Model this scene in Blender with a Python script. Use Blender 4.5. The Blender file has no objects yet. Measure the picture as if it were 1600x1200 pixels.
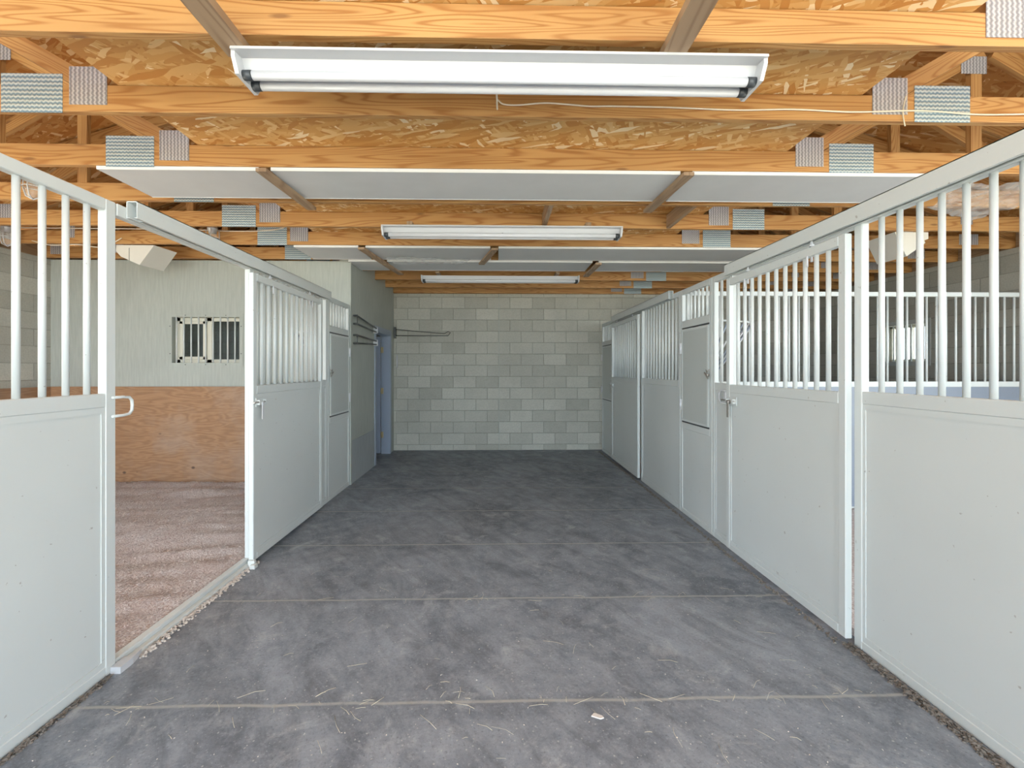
import bpy, bmesh, math, random
from mathutils import Vector, Matrix
random.seed(7)
R = math.radians
sc = bpy.context.scene
C = sc.collection

# ------------------------------------------------------------ camera, world, sun, exposure
cam_d = bpy.data.cameras.new('camera'); cam = bpy.data.objects.new('camera', cam_d); C.objects.link(cam)
cam.location = (0, 0, 1.45); cam.rotation_euler = (R(90), 0, R(-1.18))
cam_d.sensor_width = 36; cam_d.lens = 677 / 1600 * 36
cam_d.shift_x = 10 / 1600; cam_d.shift_y = -23 / 1600
cam_d.clip_start = 0.05; cam_d.clip_end = 200
sc.camera = cam
sc.view_settings.view_transform = 'Standard'; sc.view_settings.look = 'None'
sc.view_settings.gamma = 1; sc.view_settings.use_curve_mapping = False
sc.view_settings.exposure = 1.45
w = bpy.data.worlds.new('sky'); sc.world = w; w.use_nodes = True
bg = w.node_tree.nodes['Background']; bg.inputs['Color'].default_value = (0.72, 0.87, 1.0, 1); bg.inputs['Strength'].default_value = 2.3
sun_d = bpy.data.lights.new('sun', 'SUN'); sun = bpy.data.objects.new('sun', sun_d); C.objects.link(sun)
sun_d.energy = 10.0; sun_d.color = (1, .93, .80); sun_d.angle = R(1)
sun.rotation_euler = (0, R(-38), 0)      # shines from the left over the yard in front
TUBE_GLOW = 0.01                         # fluorescent tubes

# ------------------------------------------------------------ node helpers
class NT:
    def __init__(s, name, rough=.6, metallic=0.0):
        m = bpy.data.materials.new(name); m.use_nodes = True; s.m = m; s.t = m.node_tree
        s.b = s.t.nodes['Principled BSDF']; s.b.inputs['Roughness'].default_value = rough; s.b.inputs['Metallic'].default_value = metallic
    def n(s, typ, **k):
        x = s.t.nodes.new(typ)
        for a, v in k.items():
            if a.startswith('i_'):
                x.inputs[a[2:].replace('_', ' ')].default_value = v
            else: setattr(x, a, v)
        return x
    def l(s, a, b): s.t.links.new(a, b)
    def pos(s): return s.n('ShaderNodeNewGeometry').outputs['Position']
    def objc(s): return s.n('ShaderNodeTexCoord').outputs['Object']
    def uv(s): return s.n('ShaderNodeTexCoord').outputs['UV']
    def rnd(s): return s.n('ShaderNodeObjectInfo').outputs['Random']
    def math(s, op, a, b=None, clamp=False):
        x = s.n('ShaderNodeMath', operation=op, use_clamp=clamp)
        for i, v in enumerate((a, b)):
            if v is None: continue
            if isinstance(v, (int, float)): x.inputs[i].default_value = v
            else: s.l(v, x.inputs[i])
        return x.outputs[0]
    def vmul(s, v, vec):
        x = s.n('ShaderNodeVectorMath', operation='MULTIPLY'); s.l(v, x.inputs[0]); x.inputs[1].default_value = vec; return x.outputs[0]
    def vadd(s, v, v2):
        x = s.n('ShaderNodeVectorMath', operation='ADD'); s.l(v, x.inputs[0])
        if isinstance(v2, tuple): x.inputs[1].default_value = v2
        else: s.l(v2, x.inputs[1])
        return x.outputs[0]
    def rot(s, v, ang, sca=(1, 1, 1), loc=(0, 0, 0)):
        x = s.n('ShaderNodeMapping'); s.l(v, x.inputs[0]); x.inputs['Rotation'].default_value = ang
        x2 = s.vmul(x.outputs[0], sca); return s.vadd(x2, loc)
    def noise(s, v, scale=1, detail=3, rough=.5, dist=0):
        x = s.n('ShaderNodeTexNoise'); s.l(v, x.inputs['Vector']); x.inputs['Scale'].default_value = scale
        x.inputs['Detail'].default_value = detail; x.inputs['Roughness'].default_value = rough; x.inputs['Distortion'].default_value = dist
        return x.outputs['Fac']
    def vor(s, v, scale=1, rand=1.0, feature='F1'):
        x = s.n('ShaderNodeTexVoronoi', feature=feature); s.l(v, x.inputs['Vector']); x.inputs['Scale'].default_value = scale
        x.inputs['Randomness'].default_value = rand; return x
    def ramp(s, f, pts, interp='LINEAR'):
        x = s.n('ShaderNodeValToRGB'); s.l(f, x.inputs[0]); cr = x.color_ramp; cr.interpolation = interp
        while len(cr.elements) < len(pts): cr.elements.new(.5)
        for e, (p, c) in zip(cr.elements, pts):
            e.position = p; e.color = (c if isinstance(c, tuple) else (c, c, c)) + (1,)
        return x.outputs['Color']
    def mix(s, f, a, b, mode='MIX'):
        x = s.n('ShaderNodeMix', data_type='RGBA', blend_type=mode)
        for i, v in ((0, f), (6, a), (7, b)):
            if isinstance(v, (int, float)): x.inputs[i].default_value = v
            elif isinstance(v, tuple): x.inputs[i].default_value = v + (1,)
            else: s.l(v, x.inputs[i])
        return x.outputs[2]
    def sep(s, v):
        x = s.n('ShaderNodeSeparateXYZ'); s.l(v, x.inputs[0]); return x.outputs
    def comb(s, a, b, c=0.0):
        x = s.n('ShaderNodeCombineXYZ')
        for i, v in enumerate((a, b, c)):
            if isinstance(v, (int, float)): x.inputs[i].default_value = v
            else: s.l(v, x.inputs[i])
        return x.outputs[0]
    def color(s, c):
        if isinstance(c, tuple): s.b.inputs['Base Color'].default_value = c + (1,)
        else: s.l(c, s.b.inputs['Base Color'])
    def bump(s, h, strength=.3, dist=.01):
        x = s.n('ShaderNodeBump'); s.l(h, x.inputs['Height']); x.inputs['Strength'].default_value = strength; x.inputs['Distance'].default_value = dist
        s.l(x.outputs[0], s.b.inputs['Normal'])

def m_wood(name, light, dark, grain=13.0, knot=1.0):
    t = NT(name, .55)
    u, v, _ = t.sep(t.uv()); r = t.math('MULTIPLY', t.rnd(), 40.0)
    vec = t.comb(t.math('ADD', t.math('MULTIPLY', u, .55), r), t.math('MULTIPLY', v, 7.0), r)
    n1 = t.noise(vec, 1.0, 1.5, .45, .3)
    g = t.math('ADD', t.math('MULTIPLY', t.math('SINE', t.math('MULTIPLY', n1, grain * 9.5)), .5), .5)
    fine = t.noise(t.comb(t.math('MULTIPLY', u, 6), t.math('MULTIPLY', v, 260), r), 1, 2)
    blot = t.noise(t.comb(t.math('MULTIPLY', u, 1.3), t.math('MULTIPLY', v, 4), r), 1, 2)
    f = t.math('ADD', t.math('MULTIPLY', t.math('POWER', g, 3.0), .85), t.math('MULTIPLY', fine, .25))
    c = t.mix(f, light, dark)
    c = t.mix(t.ramp(blot, [(.35, 0.0), (.75, .5)]), c, tuple(x * .82 for x in dark))
    kv = t.vor(t.comb(t.math('ADD', t.math('MULTIPLY', u, 2.2), r), t.math('MULTIPLY', v, 9), r), 1)
    k = t.ramp(kv.outputs['Distance'], [(.05, 1.0), (.12, 0.0)])
    c = t.mix(t.math('MULTIPLY', k, .75 * knot), c, (.20, .085, .03))
    t.color(c); t.bump(fine, .15, .002)
    return t.m

def m_osb(name, tint=(1, 1, 1)):
    t = NT(name, .6); p = t.pos(); cols = None
    pal = [(0, (.52, .235, .055)), (.2, (.62, .33, .10)), (.45, (.68, .40, .145)), (.7, (.56, .275, .075)), (.82, (.76, .51, .23)), (.92, (.88, .70, .44))]
    wob = t.noise(p, 9, 2)
    for i, a in enumerate((8, -28, 40, -62, 18)):
        sc_ = (7.5, 34, 1) if i < 4 else (5.5, 30, 1)
        vec = t.rot(p, (0, 0, R(a)), sc_, (3.1 * i, 7.7 * i, 0))
        vec = t.vadd(vec, t.comb(0.0, t.math('MULTIPLY', wob, .9)))
        vo = t.vor(vec, 1)
        r, g, b = t.sep(vo.outputs['Color'])
        c = t.ramp(r, pal, 'CONSTANT')
        if cols is None: cols = c; h = r
        else:
            msk = t.math('GREATER_THAN', g, .62); cols = t.mix(msk, cols, c); h = t.mix(msk, h, r)
    st = t.noise(p, 2.5, 3); cols = t.mix(t.ramp(st, [(.45, 0.0), (.8, .4)]), cols, (.42, .20, .05))
    dk = t.math('GREATER_THAN', t.noise(t.vmul(p, (14, 60, 1)), 1, 3), .72)
    cols = t.mix(t.math('MULTIPLY', dk, .6), cols, (.16, .08, .03))
    cols = t.mix(1.0, cols, tint, 'MULTIPLY')
    t.color(cols); t.bump(h, .5, .004); return t.m

def m_block(name, axis, off=0.0):
    t = NT(name, .85); p = t.pos(); x, y, z = t.sep(p)
    hcoord = x if axis == 'x' else y
    vec = t.comb(t.math('ADD', hcoord, 100 * .4064 + off), t.math('ADD', z, 10 * .2032 - .1016 + .2032))
    br = t.n('ShaderNodeTexBrick', offset=.5, squash=1.0); t.l(vec, br.inputs['Vector'])
    br.inputs['Scale'].default_value = 1; br.inputs['Brick Width'].default_value = .4064; br.inputs['Row Height'].default_value = .2032
    br.inputs['Mortar Size'].default_value = .006; br.inputs['Mortar Smooth'].default_value = .3; br.inputs['Bias'].default_value = -.1
    br.inputs['Color1'].default_value = (.56, .545, .47, 1); br.inputs['Color2'].default_value = (.37, .355, .30, 1); br.inputs['Mortar'].default_value = (.30, .29, .245, 1)
    n = t.noise(p, 7, 5, .65); n2 = t.noise(p, 1.2, 3)
    c = t.mix(t.ramp(n, [(.3, 0.0), (.7, .55)]), br.outputs['Color'], (.49, .475, .405))
    c = t.mix(t.ramp(n2, [(.4, 0.0), (.75, .4)]), c, (.32, .31, .265))
    sp = t.noise(p, 60, 3); c = t.mix(t.ramp(sp, [(.4, .0), (.75, .3)]), c, (.25, .245, .21))
    hh = t.math('MULTIPLY', t.math('SUBTRACT', 1.0, br.outputs['Fac']), 1.0)
    h = t.math('ADD', hh, t.math('MULTIPLY', t.noise(p, 90, 3), .25))
    t.color(c); t.bump(h, .7, .006); return t.m

def m_paint(name, col, rough=.38, chips=0.0, dirt=.12, spec=.5):
    t = NT(name, rough); p = t.pos()
    n = t.noise(p, 2.2, 4); c = t.mix(t.ramp(n, [(.35, 0.0), (.75, dirt)]), col, tuple(x * .72 for x in col))
    s = t.noise(p, 38, 2); 
    c = t.mix(t.ramp(s, [(.735, 0.0), (.76, .5 + chips)]), c, (.22, .17, .13))
    t.color(c); t.bump(t.noise(p, 55, 2), .04, .002); return t.m

def m_plain(name, col, rough=.5, metallic=0.0, nscale=20, amt=.2):
    t = NT(name, rough, metallic); n = t.noise(t.pos(), nscale, 3)
    t.color(t.mix(t.ramp(n, [(.3, 0.0), (.7, amt)]), col, tuple(x * .6 for x in col))); return t.m

def m_texwall(name, col):      # painted rough sawn plywood siding
    t = NT(name, .7); p = t.pos(); x, y, z = t.sep(p)
    v = t.comb(t.math('MULTIPLY', t.math('ADD', x, y), 45), t.math('MULTIPLY', z, 3.5), 0)
    n = t.noise(v, 1, 4, .6); n2 = t.noise(p, 1.6, 3)
    c = t.mix(t.ramp(n, [(.35, .0), (.7, .6)]), col, tuple(q * .74 for q in col))
    c = t.mix(t.ramp(n2, [(.4, 0.0), (.75, .3)]), c, tuple(q * .7 for q in col))
    t.color(c); t.bump(n, .35, .004); return t.m

def m_concrete():
    t = NT('concrete', .62); p = t.pos(); x, y, z = t.sep(p)
    n = t.noise(p, 1.3, 6, .65, .8); n2 = t.noise(p, 8, 6, .75); n3 = t.noise(t.rot(p, (0, 0, R(55)), (2.2, 7, 1)), 1, 5, .7, .6)
    c = t.mix(t.ramp(n, [(.36, .0), (.64, 1.0)]), (.122, .134, .156), (.272, .290, .320))
    c = t.mix(t.ramp(n2, [(.40, .0), (.66, .7)]), c, (.325, .344, .372))
    c = t.mix(t.ramp(n3, [(.44, .0), (.70, .7)]), c, (.105, .112, .126))
    dust = t.noise(p, 3.6, 6, .72, .6); c = t.mix(t.ramp(dust, [(.56, .0), (.72, .7)]), c, (.44, .445, .45))
    sp = t.vor(p, 26); c = t.mix(t.ramp(sp.outputs['Distance'], [(.06, .75), (.13, 0.0)]), c, (.46, .455, .44))
    grit = t.noise(p, 75, 3, .8); c = t.mix(t.ramp(grit, [(.56, 0.0), (.70, .65)]), c, (.085, .09, .10)); c = t.mix(t.ramp(grit, [(.30, .6), (.42, 0.0)]), c, (.42, .43, .44))
    # sawn joints with dust packed in them, every 0.85 m
    jy = t.math('ADD', y, t.math('MULTIPLY', t.math('SUBTRACT', t.noise(t.comb(x, 0, 0), 2.5, 3), .5), .035))
    fr = t.math('FRACT', t.math('DIVIDE', t.math('ADD', jy, 10 * .852 - 1.892 + .426), .852))
    d = t.math('MULTIPLY', t.math('ABSOLUTE', t.math('SUBTRACT', fr, .5)), .852)
    br = t.noise(p, 22, 3, .7)
    c = t.mix(t.math('MULTIPLY', t.ramp(d, [(.004, 1.0), (.011, 0.0)]), t.ramp(br, [(.3, .35), (.6, 1.0)])), c, (.42, .405, .37))
    c = t.mix(t.math('MULTIPLY', t.ramp(d, [(.01, .28), (.05, 0.0)]), t.ramp(br, [(.4, .0), (.7, 1.0)])), c, (.06, .06, .062))
    t.color(c); t.bump(n2, .2, .004); return t.m

def m_plate(name, c1, c2, vert):
    t = NT(name, .5, .2); u, v, _ = t.sep(t.objc())
    v = t.sep(t.objc())[2]
    if vert: u, v = v, u
    zig = t.math('MULTIPLY', t.math('ABSOLUTE', t.math('SUBTRACT', t.math('FRACT', t.math('MULTIPLY', u, 42.0)), .5)), .5)
    k = 44.0
    row = t.math('FRACT', t.math('ADD', t.math('MULTIPLY', v, k), zig))
    tri = t.math('MULTIPLY', t.math('ABSOLUTE', t.math('SUBTRACT', row, .5)), 2.0)
    nz = t.noise(t.pos(), 170, 2, .7); f = t.math('ADD', t.math('MULTIPLY', tri, .75), t.math('MULTIPLY', t.math('SUBTRACT', nz, .35), .9))
    c = t.ramp(f, [(.30, c2), (.62, c1), (.95, tuple(min(1, x * 1.35) for x in c1))])
    t.color(c); t.bump(tri, .6, .004); return t.m

def m_glass():
    t = NT('window_glass', .05); t.b.inputs['Transmission Weight'].default_value = .9; t.b.inputs['IOR'].default_value = 1.1
    t.color((.42, .48, .45)); return t.m

def m_glass2():
    t = NT('clear_window_glass', .02); t.b.inputs['Transmission Weight'].default_value = 1.0; t.b.inputs['IOR'].default_value = 1.02
    t.color((1, 1, 1)); return t.m

def m_plastic():
    t = NT('clear_plastic', .25); t.b.inputs['Alpha'].default_value = .38; t.color((.85, .85, .83)); t.bump(t.noise(t.pos(), 14, 4, .7, 1.5), 1.0, .03); return t.m

def m_tube():
    t = NT('fluorescent_tube', .25); t.color((.60, .60, .62))
    t.b.inputs['Emission Color'].default_value = (1, .97, .95, 1); t.b.inputs['Emission Strength'].default_value = TUBE_GLOW; return t.m

def m_ply():
    t = NT('kick_plywood', .7); p = t.pos(); x, y, z = t.sep(p); h = t.math('ADD', x, y)
    n1 = t.noise(t.comb(t.math('MULTIPLY', h, 1.1), t.math('MULTIPLY', z, 6), 3), 1, 3, .5, .6)
    g = t.math('ADD', t.math('MULTIPLY', t.math('SINE', t.math('MULTIPLY', n1, 70)), .5), .5)
    f2 = t.noise(t.comb(t.math('MULTIPLY', h, 9), t.math('MULTIPLY', z, 120), 0), 1, 3)
    c = t.mix(t.math('MULTIPLY', t.math('ADD', g, f2), .5), (.42, .24, .125), (.25, .125, .06))
    b = t.noise(p, 1.7, 4, .6); c = t.mix(t.ramp(b, [(.45, 0.0), (.7, .55)]), c, (.40, .30, .23))
    kv = t.vor(t.comb(t.math('MULTIPLY', h, 3.4), t.math('MULTIPLY', z, 4.6), 0), 1)
    c = t.mix(t.math('MULTIPLY', t.ramp(kv.outputs['Distance'], [(.05, 1.0), (.10, 0.0)]), .85), c, (.08, .05, .035))
    t.color(c); t.bump(f2, .2, .003); return t.m

def m_bedding():
    t = NT('wood_shavings', .9); p = t.pos()
    n = t.noise(p, 85, 3, .7); n2 = t.noise(p, 3.0, 4, .6)
    c = t.mix(t.ramp(n, [(.35, 0.0), (.65, 1.0)]), (.38, .285, .25), (.76, .70, .67))
    c = t.mix(t.ramp(n2, [(.4, 0.0), (.7, .5)]), c, (.46, .34, .30))
    t.color(c); t.bump(n, .8, .012); return t.m

M = dict(
    pine=m_wood('pine_lumber', (.56, .315, .115), (.36, .155, .042)),
    furring=m_wood('weathered_furring', (.42, .29, .18), (.27, .17, .10), 10, .4),
    osb=m_osb('osb_sheathing'), roof_osb=m_osb('roof_osb', (.85, .72, .6)),
    block_x=m_block('concrete_block_x', 'x', .4064 * 0 + 1.59 - .2032), block_y=m_block('concrete_block_y', 'y'),
    gate=m_paint('painted_steel', (.60, .625, .605)), gate_flat=m_paint('painted_steel_hatch', (.49, .515, .49)),
    siding=m_texwall('painted_siding', (.43, .45, .405)), siding_low=m_texwall('painted_siding_low', (.37, .395, .40)),
    concrete=m_concrete(), ply=m_ply(), bed=m_bedding(), glass=m_glass(), plastic=m_plastic(), tube=m_tube(),
    plate_h=m_plate('galvanised_plate', (.44, .49, .49), (.16, .25, .32), False),
    plate_v=m_plate('galvanised_plate_vertical', (.43, .42, .425), (.25, .24, .255), True),
    white=m_plain('white_enamel', (.58, .58, .59), .3, 0, 4, .06), foam=m_plain('white_foam_board', (.60, .60, .60), .6, 0, 5, .12),
    foam_edge=m_plain('foam_edge', (.78, .78, .77), .6, 0, 5, .05),
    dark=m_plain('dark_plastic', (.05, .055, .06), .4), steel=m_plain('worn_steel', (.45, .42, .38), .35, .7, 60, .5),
    black_pipe=m_plain('dark_pipe', (.10, .105, .10), .4, .3), cable=m_plain('cable_sheath', (.78, .70, .56), .5),
    bluedoor=m_paint('blue_grey_door', (.30, .345, .42)), brass=m_plain('brass', (.55, .45, .25), .35, .6),
    boxwhite=m_plain('cream_sheet_metal', (.72, .69, .62), .45, 0, 6, .1), almond=m_plain('almond_vinyl', (.70, .67, .56), .45, 0, 8, .1),
    clearglass=None, glass_clear=m_glass2(), debris=m_plain('dry_debris', (.24, .21, .18), .95, 0, 60, .8), straw=m_plain('straw', (.70, .62, .45), .8),
    chip=m_plain('pale_chip', (.72, .66, .60), .85, 0, 30, .3), yard=m_plain('yard_gravel', (.58, .55, .46), .95, 0, 6, .3), bluish=m_paint('blue_grey_panel', (.22, .25, .30)),
    shingle=m_plain('shingle', (.16, .15, .14), .9), galv=m_plain('galvanised', (.55, .56, .57), .4, .5, 30, .3))
def m_jar():
    t = NT('jar_glass', .08); t.color((.95, .95, .93)); t.b.inputs['Transmission Weight'].default_value = .85; t.b.inputs['IOR'].default_value = 1.25; return t.m
M['clearglass'] = m_jar()

# ------------------------------------------------------------ mesh builder
class MB:
    def __init__(s): s.bm = bmesh.new(); s.uvl = s.bm.loops.layers.uv.new('UVMap'); s.sm = set()
    def box(s, a, b, mat=None, bev=0.0):
        a = Vector(a); b = Vector(b); lo = Vector([min(a[i], b[i]) for i in range(3)]); hi = Vector([max(a[i], b[i]) for i in range(3)])
        t = bmesh.new(); bmesh.ops.create_cube(t, size=1.0)
        for v in t.verts: v.co = Vector([lo[i] + (v.co[i] + .5) * (hi[i] - lo[i]) for i in range(3)])
        if bev > 0: bmesh.ops.bevel(t, geom=list(t.edges), offset=bev, segments=1, affect='EDGES')
        d = hi - lo; L = max(range(3), key=lambda i: d[i])
        s._merge(t, mat, L); return s
    def _merge(s, t, mat, L):
        mp = {}
        for v in t.verts: mp[v] = s.bm.verts.new((mat @ v.co) if mat else v.co)
        t.normal_update()
        for f in t.faces:
            try: nf = s.bm.faces.new([mp[v] for v in f.verts])
            except ValueError: continue
            ax = max(range(3), key=lambda i: abs(f.normal[i]))
            rest = [i for i in range(3) if i != ax]
            ui = L if L in rest else rest[0]; vi = [i for i in rest if i != ui][0]
            for lp, ol in zip(nf.loops, f.loops):
                c = ol.vert.co; lp[s.uvl].uv = (c[ui], c[vi] + ax * .37)
            nf.smooth = f.smooth
        t.free()
    def beam(s, p0, p1, wid, hgt, up=(0, 1, 0), bev=0.0):     # wid across 'up' axis, hgt perpendicular
        p0 = Vector(p0); p1 = Vector(p1); x = (p1 - p0); L = x.length; x.normalize(); y = Vector(up); z = x.cross(y).normalized(); y = z.cross(x)
        m = Matrix(((x.x, y.x, z.x, p0.x), (x.y, y.y, z.y, p0.y), (x.z, y.z, z.z, p0.z), (0, 0, 0, 1)))
        return s.box((0, -wid / 2, -hgt / 2), (L, wid / 2, hgt / 2), m, bev)
    def cyl(s, p0, p1, r, seg=12, r2=None, caps=True):
        p0 = Vector(p0); p1 = Vector(p1); x = (p1 - p0); L = x.length; x.normalize()
        a = Vector((0, 0, 1)) if abs(x.z) < .9 else Vector((1, 0, 0)); y = x.cross(a).normalized(); z = x.cross(y)
        r2 = r if r2 is None else r2; rings = []
        for p, rr in ((p0, r), (p1, r2)):
            rings.append([s.bm.verts.new(p + (y * math.cos(2 * math.pi * i / seg) + z * math.sin(2 * math.pi * i / seg)) * rr) for i in range(seg)])
        for i in range(seg):
            j = (i + 1) % seg; f = s.bm.faces.new((rings[0][i], rings[1][i], rings[1][j], rings[0][j])); f.smooth = True
        if caps:
            s.bm.faces.new(rings[0]); s.bm.faces.new(rings[1][::-1])
        return s
    def tube(s, pts, r, seg=8):
        pts = [Vector(p) for p in pts]; prev = None
        for i, p in enumerate(pts):
            d = (pts[min(i + 1, len(pts) - 1)] - pts[max(i - 1, 0)]).normalized()
            a = Vector((0, 0, 1)) if abs(d.z) < .95 else Vector((1, 0, 0)); y = d.cross(a).normalized(); z = d.cross(y)
            ring = [s.bm.verts.new(p + (y * math.cos(2 * math.pi * k / seg) + z * math.sin(2 * math.pi * k / seg)) * r) for k in range(seg)]
            if prev:
                best = min(range(seg), key=lambda o: sum((prev[k].co - ring[(k + o) % seg].co).length for k in range(0, seg, 2)))
                ring = [ring[(k + best) % seg] for k in range(seg)]
                for k in range(seg):
                    f = s.bm.faces.new((prev[k], ring[k], ring[(k + 1) % seg], prev[(k + 1) % seg])); f.smooth = True
            else: s.bm.faces.new(ring)
            prev = ring
        s.bm.faces.new(prev[::-1]); return s
    def prism(s, poly, vec):            # poly list of 3d points, extruded by vec
        vec = Vector(vec); a = [s.bm.verts.new(p) for p in poly]; b = [s.bm.verts.new(Vector(p) + vec) for p in poly]
        s.bm.faces.new(a); s.bm.faces.new(b[::-1]); n = len(a)
        for i in range(n): s.bm.faces.new((a[i], b[i], b[(i + 1) % n], a[(i + 1) % n]))
        return s
    def lathe(s, c, prof, seg=20, axis=(0, 0, 1)):   # prof (r, h)
        ax = Vector(axis).normalized(); a = Vector((1, 0, 0)) if abs(ax.x) < .9 else Vector((0, 1, 0)); y = ax.cross(a).normalized(); z = ax.cross(y); c = Vector(c); prev = None
        for r, h in prof:
            ring = [s.bm.verts.new(c + ax * h + (y * math.cos(2 * math.pi * i / seg) + z * math.sin(2 * math.pi * i / seg)) * max(r, .0005)) for i in range(seg)]
            if prev:
                for k in range(seg):
                    f = s.bm.faces.new((prev[k], ring[k], ring[(k + 1) % seg], prev[(k + 1) % seg])); f.smooth = True
            prev = ring
        return s

ORG = {}
def tag(o, label=None, cat=None, group=None, kind=None):
    if label: o['label'] = label
    if cat: o['category'] = cat
    if group: o['group'] = group
    if kind: o['kind'] = kind
    return o
def thing(name, loc, label, cat, group=None):
    o = bpy.data.objects.new(name, None); C.objects.link(o); o.location = loc; o.empty_display_size = .1; ORG[o] = Vector(loc)
    return tag(o, label, cat, group)
def obj(name, mb, mat, parent=None, label=None):
    bm = mb.bm; bmesh.ops.recalc_face_normals(bm, faces=bm.faces)
    me = bpy.data.meshes.new(name); 
    if parent is not None: org = ORG[parent]
    else:
        lo = [min(v.co[i] for v in bm.verts) for i in range(3)]; hi = [max(v.co[i] for v in bm.verts) for i in range(3)]
        org = Vector(((lo[0] + hi[0]) / 2, (lo[1] + hi[1]) / 2, lo[2]))
    bmesh.ops.translate(bm, verts=bm.verts, vec=-org); bm.to_mesh(me); bm.free()
    me.materials.append(mat if not isinstance(mat, str) else M[mat])
    o = bpy.data.objects.new(name, me); C.objects.link(o); ORG[o] = org
    if parent is not None: o.parent = parent
    else: o.location = org
    if label: o['label'] = label
    return o
def struct(name, mb, mat, label=None, parent=None):
    o = obj(name, mb, mat, parent)
    if parent is None: o['kind'] = 'structure'
    if label: o['label'] = label
    return o
def copy_tree(o, parent=None):
    c = o.copy(); C.objects.link(c); ORG[c] = ORG[o]
    if parent is not None: c.parent = parent; c.matrix_parent_inverse = o.matrix_parent_inverse.copy()
    for ch in [x for x in bpy.data.objects if x.parent == o]: copy_tree(ch, c)
    return c

# ------------------------------------------------------------ key dimensions
XL, XR = -1.84, 1.88          # aisle faces of the fixed stall fronts
WL, WR = -5.52, 5.80          # outer block walls
YB = 7.79                     # far wall
Y0 = -2.6                     # unseen open front edge, set behind the camera to even the daylight
CH = 2.81                     # underside of the bottom chords
CT = 2.95                     # their top
TY = [1.78] + [2.33 + .6096 * i for i in range(9)] + [7.748]      # eleven trusses in view
TW = 5.48                     # stall side face of the tack room wall

# ------------------------------------------------------------ setting
struct('floor', MB().box((WL - .2, Y0 - .3, -.12), (WR + .2, YB + .2, 0)), 'concrete', 'dark grey concrete aisle floor with sawn joints')
struct('ground', MB().box((-40, -40, -.25), (40, 40, -.121)), 'yard', 'pale gravel yard outside')
struct('wall_back', MB().box((WL - .2, YB, -.1), (WR + .2, YB + .2, CH - .005)), 'block_x', 'grey concrete block wall at the end of the aisle')
struct('trim_1', MB().box((.038, YB - .003, 0), (.047, YB, CH - .01)), 'siding', 'pale vertical control joint in the block wall')
wl = MB(); wl.box((WL - .2, Y0, -.1), (WL, 1.1, CH)); wl.box((WL - .2, 3.0, -.1), (WL, YB, CH)); wl.box((WL - .2, 1.1, 2.35), (WL, 3.0, CH)); struct('wall_left', wl, 'block_y', 'grey concrete block wall on the left')  # unseen doorway gap added near the front to let in side daylight
# right outer wall with its window opening, plus an unseen opening added for daylight
wy0, wy1, wz0, wz1 = 5.73, 6.38, 1.56, 2.08
wr = MB(); wr.box((WR, Y0, -.1), (WR + .2, -1.8, CH)); wr.box((WR, 2.9, -.1), (WR + .2, wy0, CH)); wr.box((WR, -1.8, 2.6), (WR + .2, 2.9, CH)); wr.box((WR, wy1, -.1), (WR + .2, YB, CH)); wr.box((WR, wy0, -.1), (WR + .2, wy1, wz0)); wr.box((WR, wy0, wz1), (WR + .2, wy1, CH))
struct('wall_right', wr, 'block_y', 'grey concrete block wall on the right')
# tack room front wall with window opening, and side wall along the aisle with doorway
a0, a1, b0, b1 = -4.04, -3.21, 1.53, 2.10
DY0, DY1, DZ = 6.60, 7.50, 2.05
WT = .13
tf = MB(); tf.box((WL, TW, 0), (a0, TW + WT, CH - .002)); tf.box((a1, TW, 0), (XL, TW + WT, CH - .002)); tf.box((a0, TW, 0), (a1, TW + WT, b0)); tf.box((a0, TW, b1), (a1, TW + WT, CH - .002))
struct('wall_front', tf, 'siding', 'pale green grey painted plywood wall of the tack room facing the stall')
ts = MB(); ts.box((XL - WT, TW + WT, 0), (XL, DY0, CH - .002)); ts.box((XL - WT, DY1, 0), (XL, YB, CH - .002)); ts.box((XL - WT, DY0, DZ), (XL, DY1, CH - .002))
ys = [y for y in TY if y > TW - .2]
for i, y in enumerate(ys):
    lo = y + .038 + .004; hi = (ys[i + 1] - .004) if i + 1 < len(ys) else YB
    if lo < TW: lo = TW + .002
    if hi - lo > .03: ts.box((XL - WT, lo, CH - .002), (XL, hi, CT - .004))
struct('wall_aisle', ts, 'siding', 'pale painted plywood wall along the left of the aisle')
struct('trim_2', MB().box((XL, TW + .03, 0), (XL + .008, DY0 - .06, .545)), 'siding_low', 'bluish lower kick strip of the aisle wall')
struct('trim_3', MB().box((XL, TW - .012, 0), (XL + .014, TW + .03, CH - .01)), 'siding', 'pale corner trim of the tack room')
# kick boards
kb = MB().box((WL + .024, TW - .024, 0), (XL - .055, TW - .004, 1.235)); obj('kick_board', kb, 'ply'); tag(bpy.data.objects['kick_board'], 'brown plywood kick board along the rear of the open stall, under the barred window', 'kick board')
kb2 = obj('kick_board', MB().box((WL + .003, 3.3, 0), (WL + .023, TW - .026, 1.235)), 'ply'); tag(kb2, 'plywood kick board on the far left block wall, glimpsed between the near bars', 'kick board')
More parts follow.
